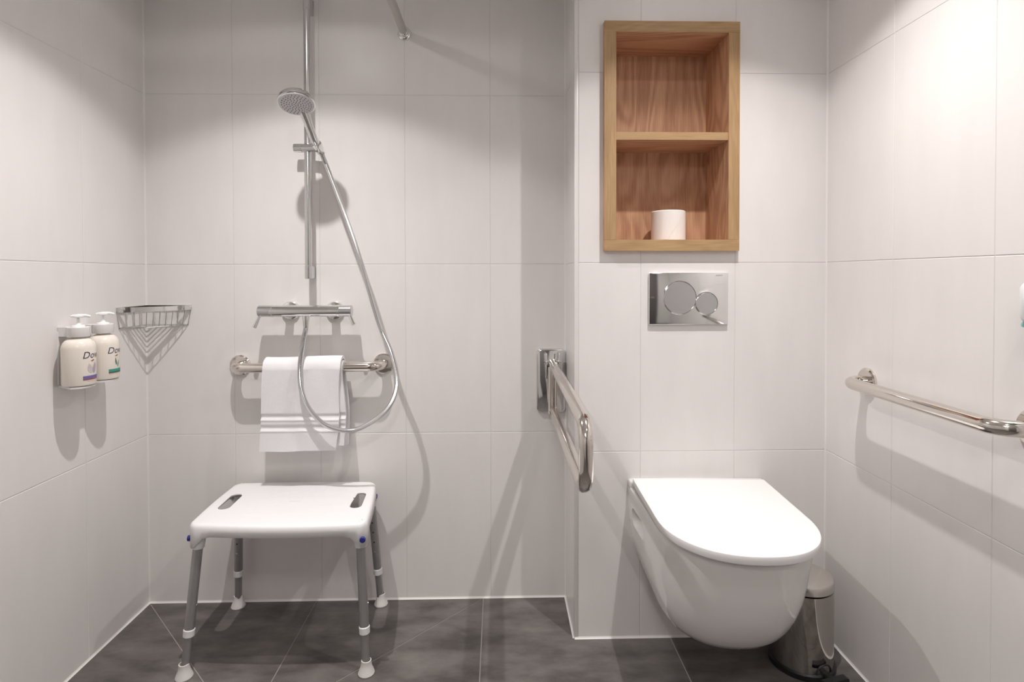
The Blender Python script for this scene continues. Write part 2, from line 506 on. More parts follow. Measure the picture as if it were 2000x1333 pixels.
# white sealant along the floor and up the corners
def bead(name, p, q, s1, s2, r=0.0055):
    """triangular sealant bead from p to q; s1, s2 point away from the two surfaces it fills"""
    p, q, s1, s2 = map(Vector, (p, q, s1, s2)); bm = bmesh.new()
    loft(bm, [[c - (s1 + s2) * 0.0005, c + s1 * r, c + (s1 + s2) * r * 0.36, c + s2 * r] for c in (p, q)])
    struct(name, bm, 'silicone')
bead('trim_2', (XL, YB, 0), (XC, YB, 0), (0, -1, 0), (0, 0, 1))
bead('trim_3', (XL, YF, 0), (XL, YB, 0), (1, 0, 0), (0, 0, 1))
bead('trim_4', (XC, YT, 0), (XC, YB, 0), (-1, 0, 0), (0, 0, 1))
bead('trim_5', (XC, YT, 0), (XR, YT, 0), (0, -1, 0), (0, 0, 1))
bead('trim_6', (XR, YF, 0), (XR, YT, 0), (-1, 0, 0), (0, 0, 1))
bead('trim_7', (XL, YB, 0), (XL, YB, CEIL), (1, 0, 0), (0, -1, 0), 0.004)
bead('trim_8', (XC, YB, 0), (XC, YB, CEIL), (-1, 0, 0), (0, -1, 0), 0.004)
bead('trim_9', (XR, YT, 0), (XR, YT, CEIL), (-1, 0, 0), (0, -1, 0), 0.004)
struct('trim_10', B(XC - 0.0006, XC + TRIM_W - 0.0012, YT - 0.0006, YT + 0.018, 0, CEIL, bev=0.0015), 'edge_trim', True)

# ------------------------------------------------------------------ wooden niche and toilet roll
NYF, NYB = 1.758, 1.955
BT = 0.037
t = thing('niche_shelf', 'oak-lined recessed wall niche with one shelf above the flush plate', 'shelf', ((NX0 + NX1) / 2, NYB, NZ0))

def board(name, x0, x1, z0, z1, panel, edge, y0=NYF, y1=NYB):
    bd = part(name, B(x0, x1, y0 + 0.0015, y1, z0, z1), panel, t, False)
    eb = B(x0, x1, y0, y0 + 0.0016, z0, z1)
    part('edge_band', eb, edge, bd, False)
    return bd
board('top_board', NX0, NX1, NZ1 - 0.034, NZ1, 'wood_h', 'wood_edge_h')
board('bottom_board', NX0, NX1, NZ0, NZ0 + 0.035, 'wood_h', 'wood_edge_h')
board('side_board', NX0, NX0 + BT, NZ0 + 0.0354, NZ1 - 0.0344, 'wood_v', 'wood_edge_v')
board('side_board', NX1 - BT + 0.002, NX1, NZ0 + 0.0354, NZ1 - 0.0344, 'wood_v', 'wood_edge_v')
board('shelf_board', NX0 + BT, NX1 - BT + 0.002, 1.585, 1.609, 'wood_h', 'wood_edge_h', NYF + 0.004)
part('back_panel', B(NX0, NX1, NYB - 0.001, NYB + 0.008, NZ0, NZ1), 'wood_v', t, False)

RX, RYc, RZ, RR, RH = 0.563, 1.862, NZ0 + 0.035, 0.0555, 0.100
tr = thing('toilet_roll', 'spare white toilet paper roll standing in the niche', 'toilet paper', (RX, RYc, RZ))
part('paper', lathe((RX, RYc, RZ), [(0.021, 0.0), (RR - 0.003, 0.0), (RR, 0.003), (RR, RH - 0.003), (RR - 0.003, RH), (0.021, RH), (0.021, 0.0)]), 'paper', tr)
part('cardboard_core', lathe((RX, RYc, RZ), [(0.021, 0.001), (0.021, RH - 0.001), (0.0195, RH - 0.001), (0.0195, 0.001), (0.021, 0.001)]), 'orange_print', tr)
bm = bmesh.new(); ra = []
for k in range(15):      # loose end of the sheet, folded to a slanting edge
    a = math.radians(-125 + 75 * k / 14); rr = RR + 0.0007
    zt = RH - 0.004 - 0.0
    zb = 0.004 + (RH - 0.012) * max(0.0, (k - 3) / 11.0)
    ra.append((bm.verts.new((RX + rr * math.cos(a), RYc + rr * math.sin(a), RZ + min(zb, zt - 0.001))), bm.verts.new((RX + rr * math.cos(a), RYc + rr * math.sin(a), RZ + zt))))
for p, q in zip(ra, ra[1:]): bm.faces.new((p[0], q[0], q[1], p[1]))
part('loose_end', bm, 'paper', tr)

# ------------------------------------------------------------------ flush plate
PX0, PX1, PZ0, PZ1 = 0.475, 0.727, 1.004, 1.168
fp = thing('flush_plate', 'mirror chrome dual flush plate with two round buttons', 'flush plate', ((PX0 + PX1) / 2, YT, PZ0))
part('plate', B(PX0, PX1, YT - 0.011, YT + 0.0005, PZ0, PZ1, bev=0.0018, seg=3), 'chrome', fp)
for bx_, bz_, br_ in ((0.572, 1.089, 0.0515), (0.6575, 1.071, 0.0345)):
    btn = part('button', lathe((bx_, YT - 0.0105, bz_), [(0, 0.0), (br_, 0.0), (br_, 0.0028), (br_ - 0.0012, 0.004), (0, 0.004)], 48, axis=(0, -1, 0)), 'chrome_soft', fp)
    part('button_ring', lathe((bx_, YT - 0.0105, bz_), [(br_ + 0.0002, 0.0), (br_ + 0.0024, 0.0), (br_ + 0.0024, 0.0022), (br_ + 0.0012, 0.0034), (br_ + 0.0002, 0.0022), (br_ + 0.0002, 0)], 48, axis=(0, -1, 0)), 'chrome', btn)
tm = text_mesh('GEBERIT', 0.0062)
for v in tm.verts: v.co = Vector((0.698 + v.co.x, YT - 0.0112, 1.1575 + v.co.y))
part('lettering', tm, 'alu', fp, False)

# ------------------------------------------------------------------ wall-hung toilet
TX, TZ = 0.625, 0.52
TROT = math.radians(-2.2)

def d_ring(z, w, yf, yback, ys_, n=2.35, seg=30, cx=TX, wb_=None):
    """D-shaped outline: straight back at yback, straight sides to ys_, superellipse front to yf"""
    wb_ = w if wb_ is None else wb_
    pts = [(cx - wb_, yback, z)]
    for k in range(1, 7): q = k / 6; pts.append((cx - (wb_ + (w - wb_) * q), yback + (ys_ - yback) * q, z))
    for k in range(1, seg):
        a = math.pi * k / seg
        c, s = math.cos(a), math.sin(a)
        x = -w * math.copysign(abs(c) ** (2 / n), c); y = ys_ - (ys_ - yf) * abs(s) ** (2 / n)
        pts.append((cx + x, y, z))
    for k in range(6): q = k / 6; pts.append((cx + (w + (wb_ - w) * q), ys_ + (yback - ys_) * q, z))
    pts.append((cx + wb_, yback, z))
    return pts

def turn(bm, ang=TROT, c=(TX, YT, 0)):
    bmesh.ops.rotate(bm, verts=bm.verts, cent=c, matrix=Matrix.Rotation(ang, 3, 'Z')); return bm
to = thing('toilet', 'white wall-hung toilet with closed D-shaped lid', 'toilet', (TX, YT, 0.17))
prof = [(0.1700, 0.070, 1.570), (0.172, 0.095, 1.530), (0.178, 0.116, 1.494), (0.190, 0.136, 1.448), (0.210, 0.154, 1.403), (0.235, 0.168, 1.375), (0.265, 0.178, 1.351),
        (0.300, 0.186, 1.330), (0.345, 0.1915, 1.311), (0.395, 0.1950, 1.296), (0.440, 0.197, 1.287), (0.470, 0.198, 1.278), (0.487, 0.198, 1.274), (0.4905, 0.1965, 1.277), (0.492, 0.193, 1.281)]
bm = bmesh.new()
rings = []
for z, w_, yf in prof:
    yb_ = YT + 0.006
    rings.append(d_ring(z, w_, yf, yb_, yf + 0.60 * (min(1.0, w_ / 0.19)) * 0.36 + 0.02, 2.3, wb_=w_ * (1.0 + 0.085 * min(1, max(0, (z - 0.2) / 0.2)))))
loft(bm, rings); turn(bm)
bowl = part('bowl', bm, 'ceramic', to)
# mounting pockets in both flanks, cut out of the bowl
cut = bmesh.new()
for s in (-1, 1):
    pr_ = round_rect(0.125, 0.058, 0.024)
    loft(cut, [[(TX + s * xx, 1.668 + py, 0.413 + pz) for py, pz in pr_] for xx in (0.172, 0.26)])
turn(cut); bmesh.ops.recalc_face_normals(cut, faces=cut.faces)
bmesh.ops.translate(cut, verts=cut.verts, vec=-ORIG[bowl.name])
cme = bpy.data.meshes.new('cut'); cut.to_mesh(cme); cut.free()
co = bpy.data.objects.new('cut', cme); C.objects.link(co); co.parent = to
md = bowl.modifiers.new('pocket', 'BOOLEAN'); md.object = co; md.operation = 'DIFFERENCE'; md.solver = 'EXACT'
dg = bpy.context.evaluated_depsgraph_get(); dg.update()
nm = bpy.data.meshes.new_from_object(bowl.evaluated_get(dg)); bowl.modifiers.clear()
old = bowl.data; bowl.data = nm; bpy.data.meshes.remove(old); nm.name = 'bowl'
bpy.data.objects.remove(co, do_unlink=True); bpy.data.meshes.remove(cme)
for p in nm.polygons: p.use_smooth = True
nm.set_sharp_from_angle(angle=math.radians(38))
# raised ceramic deck at the wall, seat ring and lid
part('deck', turn(B(TX - 0.214, TX + 0.214, 1.748, YT + 0.004, 0.486, 0.512, bev=0.006, seg=3)), 'ceramic', to)
YSL = 1.47
def d_slab(z0, z1, w, wb_, yf, yb_, e, n=2.25):
    b = bmesh.new()
    rr = []
    for z, i in ((z0, e), (z0 + e * 0.3, e * 0.3), (z0 + e, 0), (z1 - e, 0), (z1 - e * 0.3, e * 0.3), (z1, e), (z1, e + 0.004)):
        rr.append(d_ring(z, w - i, yf + i, yb_ - i, YSL, n, 40, wb_=wb_ - i))
    return turn(loft(b, rr))
part('seat', d_slab(0.4945, 0.500, 0.190, 0.19, 1.268, 1.742, 0.0015), 'lid', to)
part('lid', d_slab(0.5010, 0.522, 0.2005, 0.2045, 1.252, 1.743, 0.0028), 'lid', to)

# ------------------------------------------------------------------ pedal bin
bc = Vector((0.905, 1.655, 0)); br = 0.086
bn = thing('pedal_bin', 'small polished steel pedal bin beside the toilet', 'bin', bc)
part('base_ring', lathe(bc, [(0, 0), (br + 0.004, 0), (br + 0.006, 0.004), (br + 0.006, 0.016), (br + 0.001, 0.020), (0, 0.020)], 56), 'black', bn)
part('body', lathe(bc, [(br - 0.004, 0.018), (br, 0.020), (br, 0.238), (br - 0.003, 0.239), (br - 0.003, 0.236), (br - 0.004, 0.018)], 64), 'bin_steel', bn)
part('inner_bucket', lathe(bc, [(0, 0.03), (br - 0.006, 0.03), (br - 0.006, 0.241), (br - 0.009, 0.241), (br - 0.009, 0.034), (0, 0.034)], 48), 'black', bn)
part('lid', lathe(bc, [(br - 0.004, 0.2425), (br + 0.0005, 0.243), (br + 0.001, 0.262), (br - 0.002, 0.2665), (br - 0.02, 0.270), (br - 0.05, 0.2725), (0, 0.2735)], 64), 'steel_soft', bn)
pd = bmesh.new()
pdir = Vector((0.28, -1, 0)).normalized(); pside = Vector((-pdir.y, pdir.x, 0))
pa = bc + pdir * (br - 0.01)
def pbox(b, o, l0, l1, w_, z0, z1):
    pts = [(o + pdir * l + pside * s) for l, s in ((l0, -w_), (l1, -w_), (l1, w_), (l0, w_))]
    prism(b, [(p.x, p.y) for p in pts], z0, z1)
pbox(pd, pa, 0.0, 0.042, 0.010, 0.018, 0.027)
pbox(pd, pa, 0.034, 0.058, 0.040, 0.020, 0.030)
bmesh.ops.bevel(pd, geom=pd.edges[:], offset=0.002, segments=2, affect='EDGES')
part('pedal', pd, 'black', bn)
ca = bmesh.new()       # arched cut-out the pedal arm comes through
cp = []
for k in range(13):
    a = math.pi * k / 12
    th = math.atan2(pdir.y, pdir.x) + 0.30 * math.cos(a); cp.append((bc.x + (br + 0.0008) * math.cos(th), bc.y + (br + 0.0008) * math.sin(th), 0.020 + 0.026 * math.sin(a)))
sweep(ca, cp, 0.0022, 8)
part('pedal_slot', ca, 'black', bn)

# ------------------------------------------------------------------ grab bars
def grab_bar(name, label, p, q, out, rad, stand, flr, material, br_=0.045):
    """p, q: flange centres on the wall; out: unit vector off the wall"""
    p, q, out = Vector(p), Vector(q), Vector(out)
    g = thing(name, label, 'grab bar', (p + q) / 2)
    b = bmesh.new()
    sweep(b, bend_path([p + out * 0.004, p + out * stand, q + out * stand, q + out * 0.004], br_, 12), rad, 28)
    part('bar', b, material, g)
    for c in (p, q):
        part('flange', lathe(c, [(0, -0.0005), (flr, -0.0005), (flr, 0.006), (flr - 0.004, 0.010), (rad + 0.002, 0.0115), (0, 0.0115)], 40, axis=out), material, g)
    return g
grab_bar('grab_bar', 'short steel grab bar with white towel over it under the shower mixer', (-0.914, YB, 0.845), (-0.409, YB, 0.848), (0, -1, 0), 0.0165, 0.072, 0.036, 'steel')
grab_bar('grab_bar', 'steel grab bar on the side wall to the right of the toilet', (XR, 1.573, 0.858), (XR, 1.072, 0.858), (-1, 0, 0), 0.0165, 0.068, 0.038, 'steel')

# fold-down support rail beside the toilet
FX = 0.189
fr_ = thing('fold_down_rail', 'chrome fold-down support rail hinged on a wall plate', 'support rail', (FX, YB, 0.67))
pts = round_rect(0.106, 0.228, 0.018)
bm = bmesh.new()
loft(bm, [[(FX - 0.002 + x * s, y, 0.785 + z * (s + (1 - s) * 0.5)) for x, z in pts] for y, s in ((YB + 0.0005, 1), (YB - 0.009, 1), (YB - 0.0125, 0.965), (YB - 0.014, 0.9))])
part('wall_plate', bm, 'chrome', fr_)
bm = bmesh.new()
for s in (-1, 1): box(bm, FX + s * 0.0225 - 0.003, FX + s * 0.0225 + 0.003, YB - 0.062, YB - 0.013, 0.80, 0.888, bev=0.0025)
cyl((FX - 0.028, YB - 0.045, 0.856), (FX + 0.028, YB - 0.045, 0.856), 0.008, bm=bm)
part('hinge', bm, 'chrome', fr_)
bm = bmesh.new()
sweep(bm, bend_path([(FX, YB - 0.05, 0.851), (FX, 1.215, 0.836), (FX, 1.215, 0.688), (FX, YB - 0.075, 0.692)], 0.052, 14), 0.0165, 28)
part('loop', bm, 'steel', fr_)
bm = bmesh.new()
for s in (-1, 1): cyl((FX + s * 0.010, YB - 0.085, 0.684), (FX + s * 0.010, YB - 0.085, 0.846), 0.009, bm=bm, bev=0.002, seg=20)
part('link', bm, 'steel', fr_)

# ------------------------------------------------------------------ towel over the short bar
bar_c = Vector((0, YB - 0.072, 0.8465))
tw = thing('towel', 'white folded terry towel hanging over the grab bar', 'towel', (-0.665, bar_c.y, 0.57))
def towel_sheet(x0t, x1t, x0b, x1b, zf, zb, r, slant_b, seedv, front_off=0.0):
    """closed sheet over the bar: outer skin radius r, thickness 0.010"""
    rnd = random.Random(seedv)
    NX = 26
    path = []
    NF = 120
    for k in range(NF): path.append(('f', k / (NF - 1)))
    for k in range(1, 12): path.append(('t', k / 12))
    for k in range(NF): path.append(('b', k / (NF - 1)))
    ph = [rnd.uniform(0, 6.28) for _ in range(6)]
    b = bmesh.new(); skins = []
    for th in (0.0, -0.011):
        rr = r + th; grid = []
        for kind, s in path:
            row = []
            for i in range(NX + 1):
                u = i / NX
                if kind == 'f':
                    d = 1 - s; z = zf + (bar_c.z - zf) * s; y = bar_c.y - rr
                elif kind == 't':
                    a = math.pi * s; d = 0; z = bar_c.z + rr * math.sin(a); y = bar_c.y - rr * math.cos(a)
                else:
                    d = s; z = bar_c.z - (bar_c.z - zb - slant_b * u) * s; y = bar_c.y + rr
                x = (x0t + (x1t - x0t) * u) * (1 - d) + (x0b + (x1b - x0b) * u) * d
                wob = 0.0035 * math.sin(5.2 * u + ph[0] + 1.5 * d) * d + 0.0018 * math.sin(11 * u + ph[1] + 3 * d) + 0.002 * math.sin(7 * d + ph[2]) * u
                wob += 0.006 * math.exp(-((u - 0.5) / 0.05) ** 2) * (0.35 + 0.65 * (1 - d))
                x += 0.003 * math.sin(6 * d + ph[3]) * (0.4 + u)
                z += 0.0025 * math.sin(4.5 * u + ph[4]) * (1 if kind == 't' else 0.6)
                if kind == 'f': y -= abs(wob) * 0.9 + front_off * d
                elif kind == 'b': y += abs(wob) * 0.5
                if kind == 'f' and th == 0.0:      # flat-woven bands near the hem
                    for zc in (0.688, 0.651):
                        q = (z - zc) / 0.0075
                        if abs(q) < 1.6: y += 0.0042 * math.exp(-q ** 4)
                        q2 = (z - zc + 0.0125) / 0.003; y -= 0.002 * math.exp(-q2 ** 2)
                row.append(b.verts.new((x, y, z)))
            grid.append(row)
        skins.append(grid)
    A, D = skins
    n = len(path)
    for g in skins:
        for j in range(n - 1):
            for i in range(NX): b.faces.new((g[j][i], g[j][i + 1], g[j + 1][i + 1], g[j + 1][i]))
    for j in range(n - 1):
        b.faces.new((A[j][0], A[j + 1][0], D[j + 1][0], D[j][0])); b.faces.new((A[j][NX], D[j][NX], D[j + 1][NX], A[j + 1][NX]))
    for i in range(NX):
        b.faces.new((A[0][i], D[0][i], D[0][i + 1], A[0][i + 1])); b.faces.new((A[-1][i], A[-1][i + 1], D[-1][i + 1], D[-1][i]))
    return b
part('outer_layer', towel_sheet(-0.792, -0.531, -0.803, -0.548, 0.572, 0.575, 0.0385, 0.0, 3, 0.004), 'towel', tw)
part('inner_layer', towel_sheet(-0.783, -0.527, -0.772, -0.520, 0.588, 0.556, 0.0268, 0.02, 8), 'towel', tw)

# ------------------------------------------------------------------ shower mixer
MX0, MX1, MZ, MY, MR = -0.820, -0.503, 1.040, YB - 0.070, 0.0195
mx = thing('shower_mixer', 'chrome thermostatic shower mixer bar with two lever handles', 'shower mixer', ((MX0 + MX1) / 2, YB, MZ))
part('body', cyl((MX0 + 0.048, MY, MZ), (MX1 - 0.048, MY, MZ), MR, seg=40), 'chrome', mx)
for s, xe in ((-1, MX0), (1, MX1)):
    k0 = xe - s * 0.0465
    kn = part('knob', cyl((k0, MY, MZ), (xe, MY, MZ), MR, seg=40, bev=0.002), 'chrome_soft', mx)
    part('ring', cyl((k0 - s * 0.002, MY, MZ), (k0 + s * 0.006, MY, MZ), MR + 0.0012, seg=40, bev=0.001), 'chrome', mx)
    lv = bmesh.new()
    p0 = Vector((xe - s * 0.006, MY - 0.004, MZ - 0.014)); p1 = Vector((xe + s * 0.010, MY - 0.014, MZ - 0.056 if s < 0 else MZ - 0.046))
    sweep(lv, [p0, p0.lerp(p1, 0.3), p1 - (p1 - p0) * 0.02, p1], [0.0055, 0.0058, 0.0078, 0.0065], 20)
    part('lever', lv, 'chrome', kn)
for xe in (-0.735, -0.580):
    es = part('escutcheon', lathe((xe, YB, 1.037), [(0, -0.0005), (0.034, -0.0005), (0.034, 0.004), (0.030, 0.010), (0.0165, 0.0135), (0, 0.0135)], 40, axis=(0, -1, 0)), 'chrome', mx)
    part('inlet', cyl((xe, YB - 0.012, 1.038), (xe, MY + 0.012, 1.040), 0.0145, seg=28), 'chrome', es)
part('outlet', cyl((-0.660, MY, MZ - 0.012), (-0.660, MY, MZ - 0.030), 0.0115, seg=28, bev=0.001), 'chrome', mx)

# ------------------------------------------------------------------ slide rail, slider
RLX, RLY = -0.656, YB - 0.050
sr = thing('shower_rail', 'tall vertical chrome slide rail on the shower wall', 'shower rail', (RLX, YB, 1.15))
part('rail', cyl((RLX, RLY, 1.190), (RLX, RLY, 2.092), 0.0117, seg=32), 'chrome_soft', sr)
for z0, z1 in ((1.150, 1.1955), (2.072, 2.128)):
    ec = part('end_cap', cyl((RLX, RLY, z0), (RLX, RLY, z1), 0.0124, seg=32, bev=0.001), 'chrome_soft', sr)
    part('wall_mount', B(RLX - 0.0085, RLX + 0.0085, RLY + 0.004, YB + 0.0005, z0 + 0.001, z1 - 0.001, bev=0.003), 'chrome_soft', ec)
SZ = 1.600
sl = thing('slider', 'chrome slider with clamp knob holding the hand shower', 'shower holder', (RLX, RLY, SZ - 0.015))
part('clamp', cyl((RLX - 0.018, RLY - 0.004, SZ), (RLX + 0.040, RLY - 0.010, SZ), 0.0145, seg=32, bev=0.002), 'chrome_soft', sl)
part('clamp_knob', cyl((RLX - 0.046, RLY - 0.004, SZ), (RLX - 0.017, RLY - 0.004, SZ), 0.0150, seg=32, bev=0.002), 'chrome', sl)
HE = Vector((-0.600, 1.902, 1.590))        # lower end of the hand shower's grip
HC = Vector((-0.625, 1.772, 1.698))        # centre of its head
hdir = (HE - HC).normalized()
bm = cyl((RLX + 0.030, RLY - 0.010, SZ), HE + Vector((0, 0.012, 0.006)), 0.010, 0.011, bm=bmesh.new(), seg=24)
part('arm', bm, 'chrome_soft', sl)
part('cup', sweep(bmesh.new(), [HE - hdir * 0.016, HE - hdir * 0.014, HE + hdir * 0.010, HE + hdir * 0.012], [0.0145, 0.0162, 0.0148, 0.0135], 28), 'chrome', sl)

# ------------------------------------------------------------------ hand shower
hs = thing('hand_shower', 'round chrome hand shower with grey spray face in its holder', 'shower head', HE)
nrm = Vector((0.10, -0.36, -0.92)).normalized()
part('head', lathe(HC, [(0, -0.026), (0.030, -0.0245), (0.047, -0.019), (0.0545, -0.010), (0.0562, -0.004), (0.0562, 0.004), (0.0535, 0.006), (0, 0.006)], 56, axis=nrm), 'chrome', hs)
face = part('spray_face', lathe(HC, [(0.0, 0.0059), (0.0530, 0.0059), (0.0525, 0.0072), (0.049, 0.0080), (0, 0.0080)], 56, axis=nrm), 'nozzle_face', hs)
bm = bmesh.new(); u, v = frame_of(nrm)
cnt = 0
for ring_r, num in ((0.006, 5), (0.0135, 10), (0.021, 14), (0.0285, 18), (0.036, 22), (0.0435, 26)):
    for k in range(num):
        a = 2 * math.pi * (k + 0.5 * (num % 3)) / num
        c = HC + nrm * 0.0078 + (u * math.cos(a) + v * math.sin(a)) * ring_r
        cyl(c, c + nrm * 0.0022, 0.0014, 0.0010, 8, bm)
noz = part('nozzles', bm, 'nozzle', face); noz['kind'] = 'stuff'
p = [HC - nrm * 0.016 + hdir * 0.018, HC - nrm * 0.021 + hdir * 0.044, HC - nrm * 0.017 + hdir * 0.066, HC.lerp(HE, 0.60) - nrm * 0.007, HC.lerp(HE, 0.8), HE, HE + hdir * 0.022]
pp = catmull(p, 6)
rad = []
for i in range(len(pp)):
    q = i / (len(pp) - 1); rad.append(0.0135 + 0.003 * math.sin(min(1, q / 0.5) * math.pi) * (1 - q) - 0.0015 * q)
part('handle', sweep(bmesh.new(), pp, rad, 28), 'chrome', hs)

# ------------------------------------------------------------------ hose
hp = [HE + hdir * 0.020, (-0.588, 1.914, 1.560), (-0.535, 1.915, 1.415), (-0.468, 1.905, 1.227), (-0.402, 1.898, 1.005), (-0.358, 1.885, 0.903), (-0.339, 1.880, 0.818), (-0.352, 1.875, 0.747),
      (-0.397, 1.870, 0.693), (-0.480, 1.865, 0.651), (-0.564, 1.865, 0.665), (-0.624, 1.870, 0.720), (-0.655, 1.880, 0.789), (-0.663, 1.895, 0.865), (-0.661, 1.925, 0.942), (-0.660, MY, 0.984), (-0.660, MY, MZ - 0.026)]
hz = thing('shower_hose', 'silver metal shower hose looping from the mixer up to the hand shower', 'hose', (-0.48, 1.865, 0.65))
path = catmull(hp, 60)
rads = [0.0077 + (0.00045 if i % 2 else -0.00035) for i in range(len(path))]
part('tube', sweep(bmesh.new(), path, rads, 12), 'chrome_soft', hz)
part('swivel_nut', sweep(bmesh.new(), [Vector((-0.660, MY, MZ - 0.028)), Vector((-0.660, MY, MZ - 0.052)), Vector((-0.660, MY, MZ - 0.060))], [0.0112, 0.0095, 0.0085], 24), 'chrome', hz)
d0 = (path[40] - path[0]).normalized()
part('cone_nut', sweep(bmesh.new(), [path[0] - d0 * 0.001, path[0] + d0 * 0.008, path[22]], [0.0118, 0.0112, 0.0085], 24), 'chrome', hz)

# ------------------------------------------------------------------ curtain rod
rod = thing('curtain_rod', 'thin white-grey shower curtain rod running out from the shower wall', 'curtain rod', (-0.331, YB, 2.016))
part('rod', sweep(bmesh.new(), bend_path([(-0.331, YB - 0.004, 2.016), (-0.331, 0.72, 2.016), (XL + 0.004, 0.72, 2.016)], 0.12, 12), 0.0135, 24), 'rod', rod)
for c, a in (((-0.331, YB, 2.016), (0, -1, 0)), ((XL, 0.72, 2.016), (1, 0, 0))):
    part('flange', lathe(c, [(0, -0.0005), (0.0235, -0.0005), (0.0235, 0.006), (0.021, 0.009), (0.0165, 0.010), (0.0165, 0.026), (0.013, 0.028), (0, 0.028)], 36, axis=a), 'chrome', rod)

# ------------------------------------------------------------------ corner wire basket
BZ1, BZ0, BL = 1.050, 0.990, 0.158
bk = thing('corner_basket', 'chrome wire soap basket fixed in the shower corner', 'shower basket', (XL, YB, BZ0))
def front_curve(s, z, k=14, bulge=0.018):
    a = Vector((XL + 0.003, YB - s, z)); b = Vector((XL + s, YB - 0.003, z)); out = []
    n = Vector((1, -1, 0)).normalized()
    for i in range(k + 1):
        q = i / k; out.append(a.lerp(b, q) + n * bulge * 4 * q * (1 - q))
    return out
def band(path, h, th):
    b = bmesh.new(); n = len(path); ringv = []
    for i, p_ in enumerate(path):
        tng = (path[(i + 1) % n] - path[i - 1]).normalized(); nr = Vector((tng.y, -tng.x, 0))
        ringv.append([b.verts.new(p_ + nr * sx * th / 2 + Vector((0, 0, sz * h / 2))) for sx, sz in ((-1, -1), (1, -1), (1, 1), (-1, 1))])
    for i in range(n):
        A, D = ringv[i], ringv[(i + 1) % n]
        for k in range(4): b.faces.new((A[k], A[(k + 1) % 4], D[(k + 1) % 4], D[k]))
    return b
off = 0.004
top = front_curve(BL, BZ1) + [Vector((XL + BL * 0.5, YB - off, BZ1)), Vector((XL + off, YB - off, BZ1)), Vector((XL + off, YB - BL * 0.5, BZ1))]
part('top_rim', band(top, 0.016, 0.005), 'chrome', bk)
low = front_curve(BL - 0.012, BZ0, bulge=0.012) + [Vector((XL + BL * 0.5, YB - off, BZ0)), Vector((XL + off, YB - off, BZ0)), Vector((XL + off, YB - BL * 0.5, BZ0))]
part('base_wire', sweep(bmesh.new(), low, 0.0021, 8, closed=True), 'chrome', bk)
fa, fb = front_curve(BL, BZ1, 11), front_curve(BL - 0.012, BZ0, 11, 0.012)
wires = [(a, b) for a, b in zip(fa, fb)]
for q in (0.2, 0.45, 0.7):
    wires.append((Vector((XL + off, YB - BL * q, BZ1)), Vector((XL + off, YB - BL * q, BZ0))))
    wires.append((Vector((XL + BL * q, YB - off, BZ1)), Vector((XL + BL * q, YB - off, BZ0))))
for a, b in wires: part('upright_wire', cyl(a, b, 0.0017, seg=8), 'chrome', bk)
for k in range(7):
    s = 0.026 + k * 0.0175
    part('floor_wire', cyl((XL + off, YB - s, BZ0), (XL + s, YB - off, BZ0), 0.0018, seg=8), 'chrome', bk)

# ------------------------------------------------------------------ bottles in their wall bracket
BX = XL + 0.054
BYS = (1.620, 1.720)
BZB = 0.853
hb = thing('bottle_bracket', 'white metal wall bracket holding two pump bottles', 'bottle holder', (XL, 1.68, 0.845))
bm = bmesh.new()
pts = round_rect(0.122, 0.166, 0.012)
loft(bm, [[(x, 1.674 + a * s, 0.929 + b * s) for a, b in pts] for x, s in ((XL - 0.0005, 1), (XL + 0.002, 1), (XL + 0.003, 0.99))])
part('back_plate', bm, 'bracket', hb)
bm = bmesh.new(); poly = [(XL + 0.0005, 1.614), (XL + 0.0005, 1.734)]
for yc in BYS[::-1]:
    for k in range(13):
        a = math.radians(80 - 160 * k / 12); poly.append((BX + 0.036 * math.cos(a), yc + 0.040 * math.sin(a)))
prism(bm, poly, 0.8475, 0.8522)
part('bottom_ledge', bm, 'bracket', hb)
for yc in BYS:
    bm = lathe((BX, yc, 0.990), [(0.0175, 0), (0.0262, 0), (0.0268, 0.001), (0.0268, 0.0265), (0.0260, 0.0275), (0.0175, 0.0275), (0.0175, 0)], 36)
    ya = min(max(yc, 1.6335), 1.7145); box(bm, XL + 0.001, BX - 0.020, ya - 0.0195, ya + 0.0195, 0.9905, 1.0165)
    part('neck_clasp', bm, 'bracket', hb)

BR = 0.0405
def on_bottle(bm_, yc, phi0, zc, r=BR + 0.0004):
    for v_ in bm_.verts:
        ph = phi0 + v_.co.x / BR
        v_.co = Vector((BX + r * math.cos(ph), yc + r * math.sin(ph), BZB + zc + v_.co.y))
    return bm_
def patch(x0, x1, y0, y1, n=14, slant=0.0):
    b = bmesh.new(); prev = None
    for i in range(n + 1):
        x = x0 + (x1 - x0) * i / n
        c = (b.verts.new((x, y0 + slant * i / n, 0)), b.verts.new((x, y1 + slant * i / n, 0)))
        if prev: b.faces.new((prev[0], c[0], c[1], prev[1]))
        prev = c
    return b
def petal(cx_, cy_, w_, h_, lean):
    b = bmesh.new(); cen = b.verts.new((cx_ + lean * 0.3, cy_, 0)); rim = []
    for k in range(20):
        a = 2 * math.pi * k / 20; y = math.sin(a); rim.append(b.verts.new((cx_ + w_ * math.cos(a) * (1 - 0.55 * max(0, y)) + lean * (y + 1) / 2, cy_ + h_ * y, 0)))
    for k in range(20): b.faces.new((cen, rim[k], rim[(k + 1) % 20]))
    return b
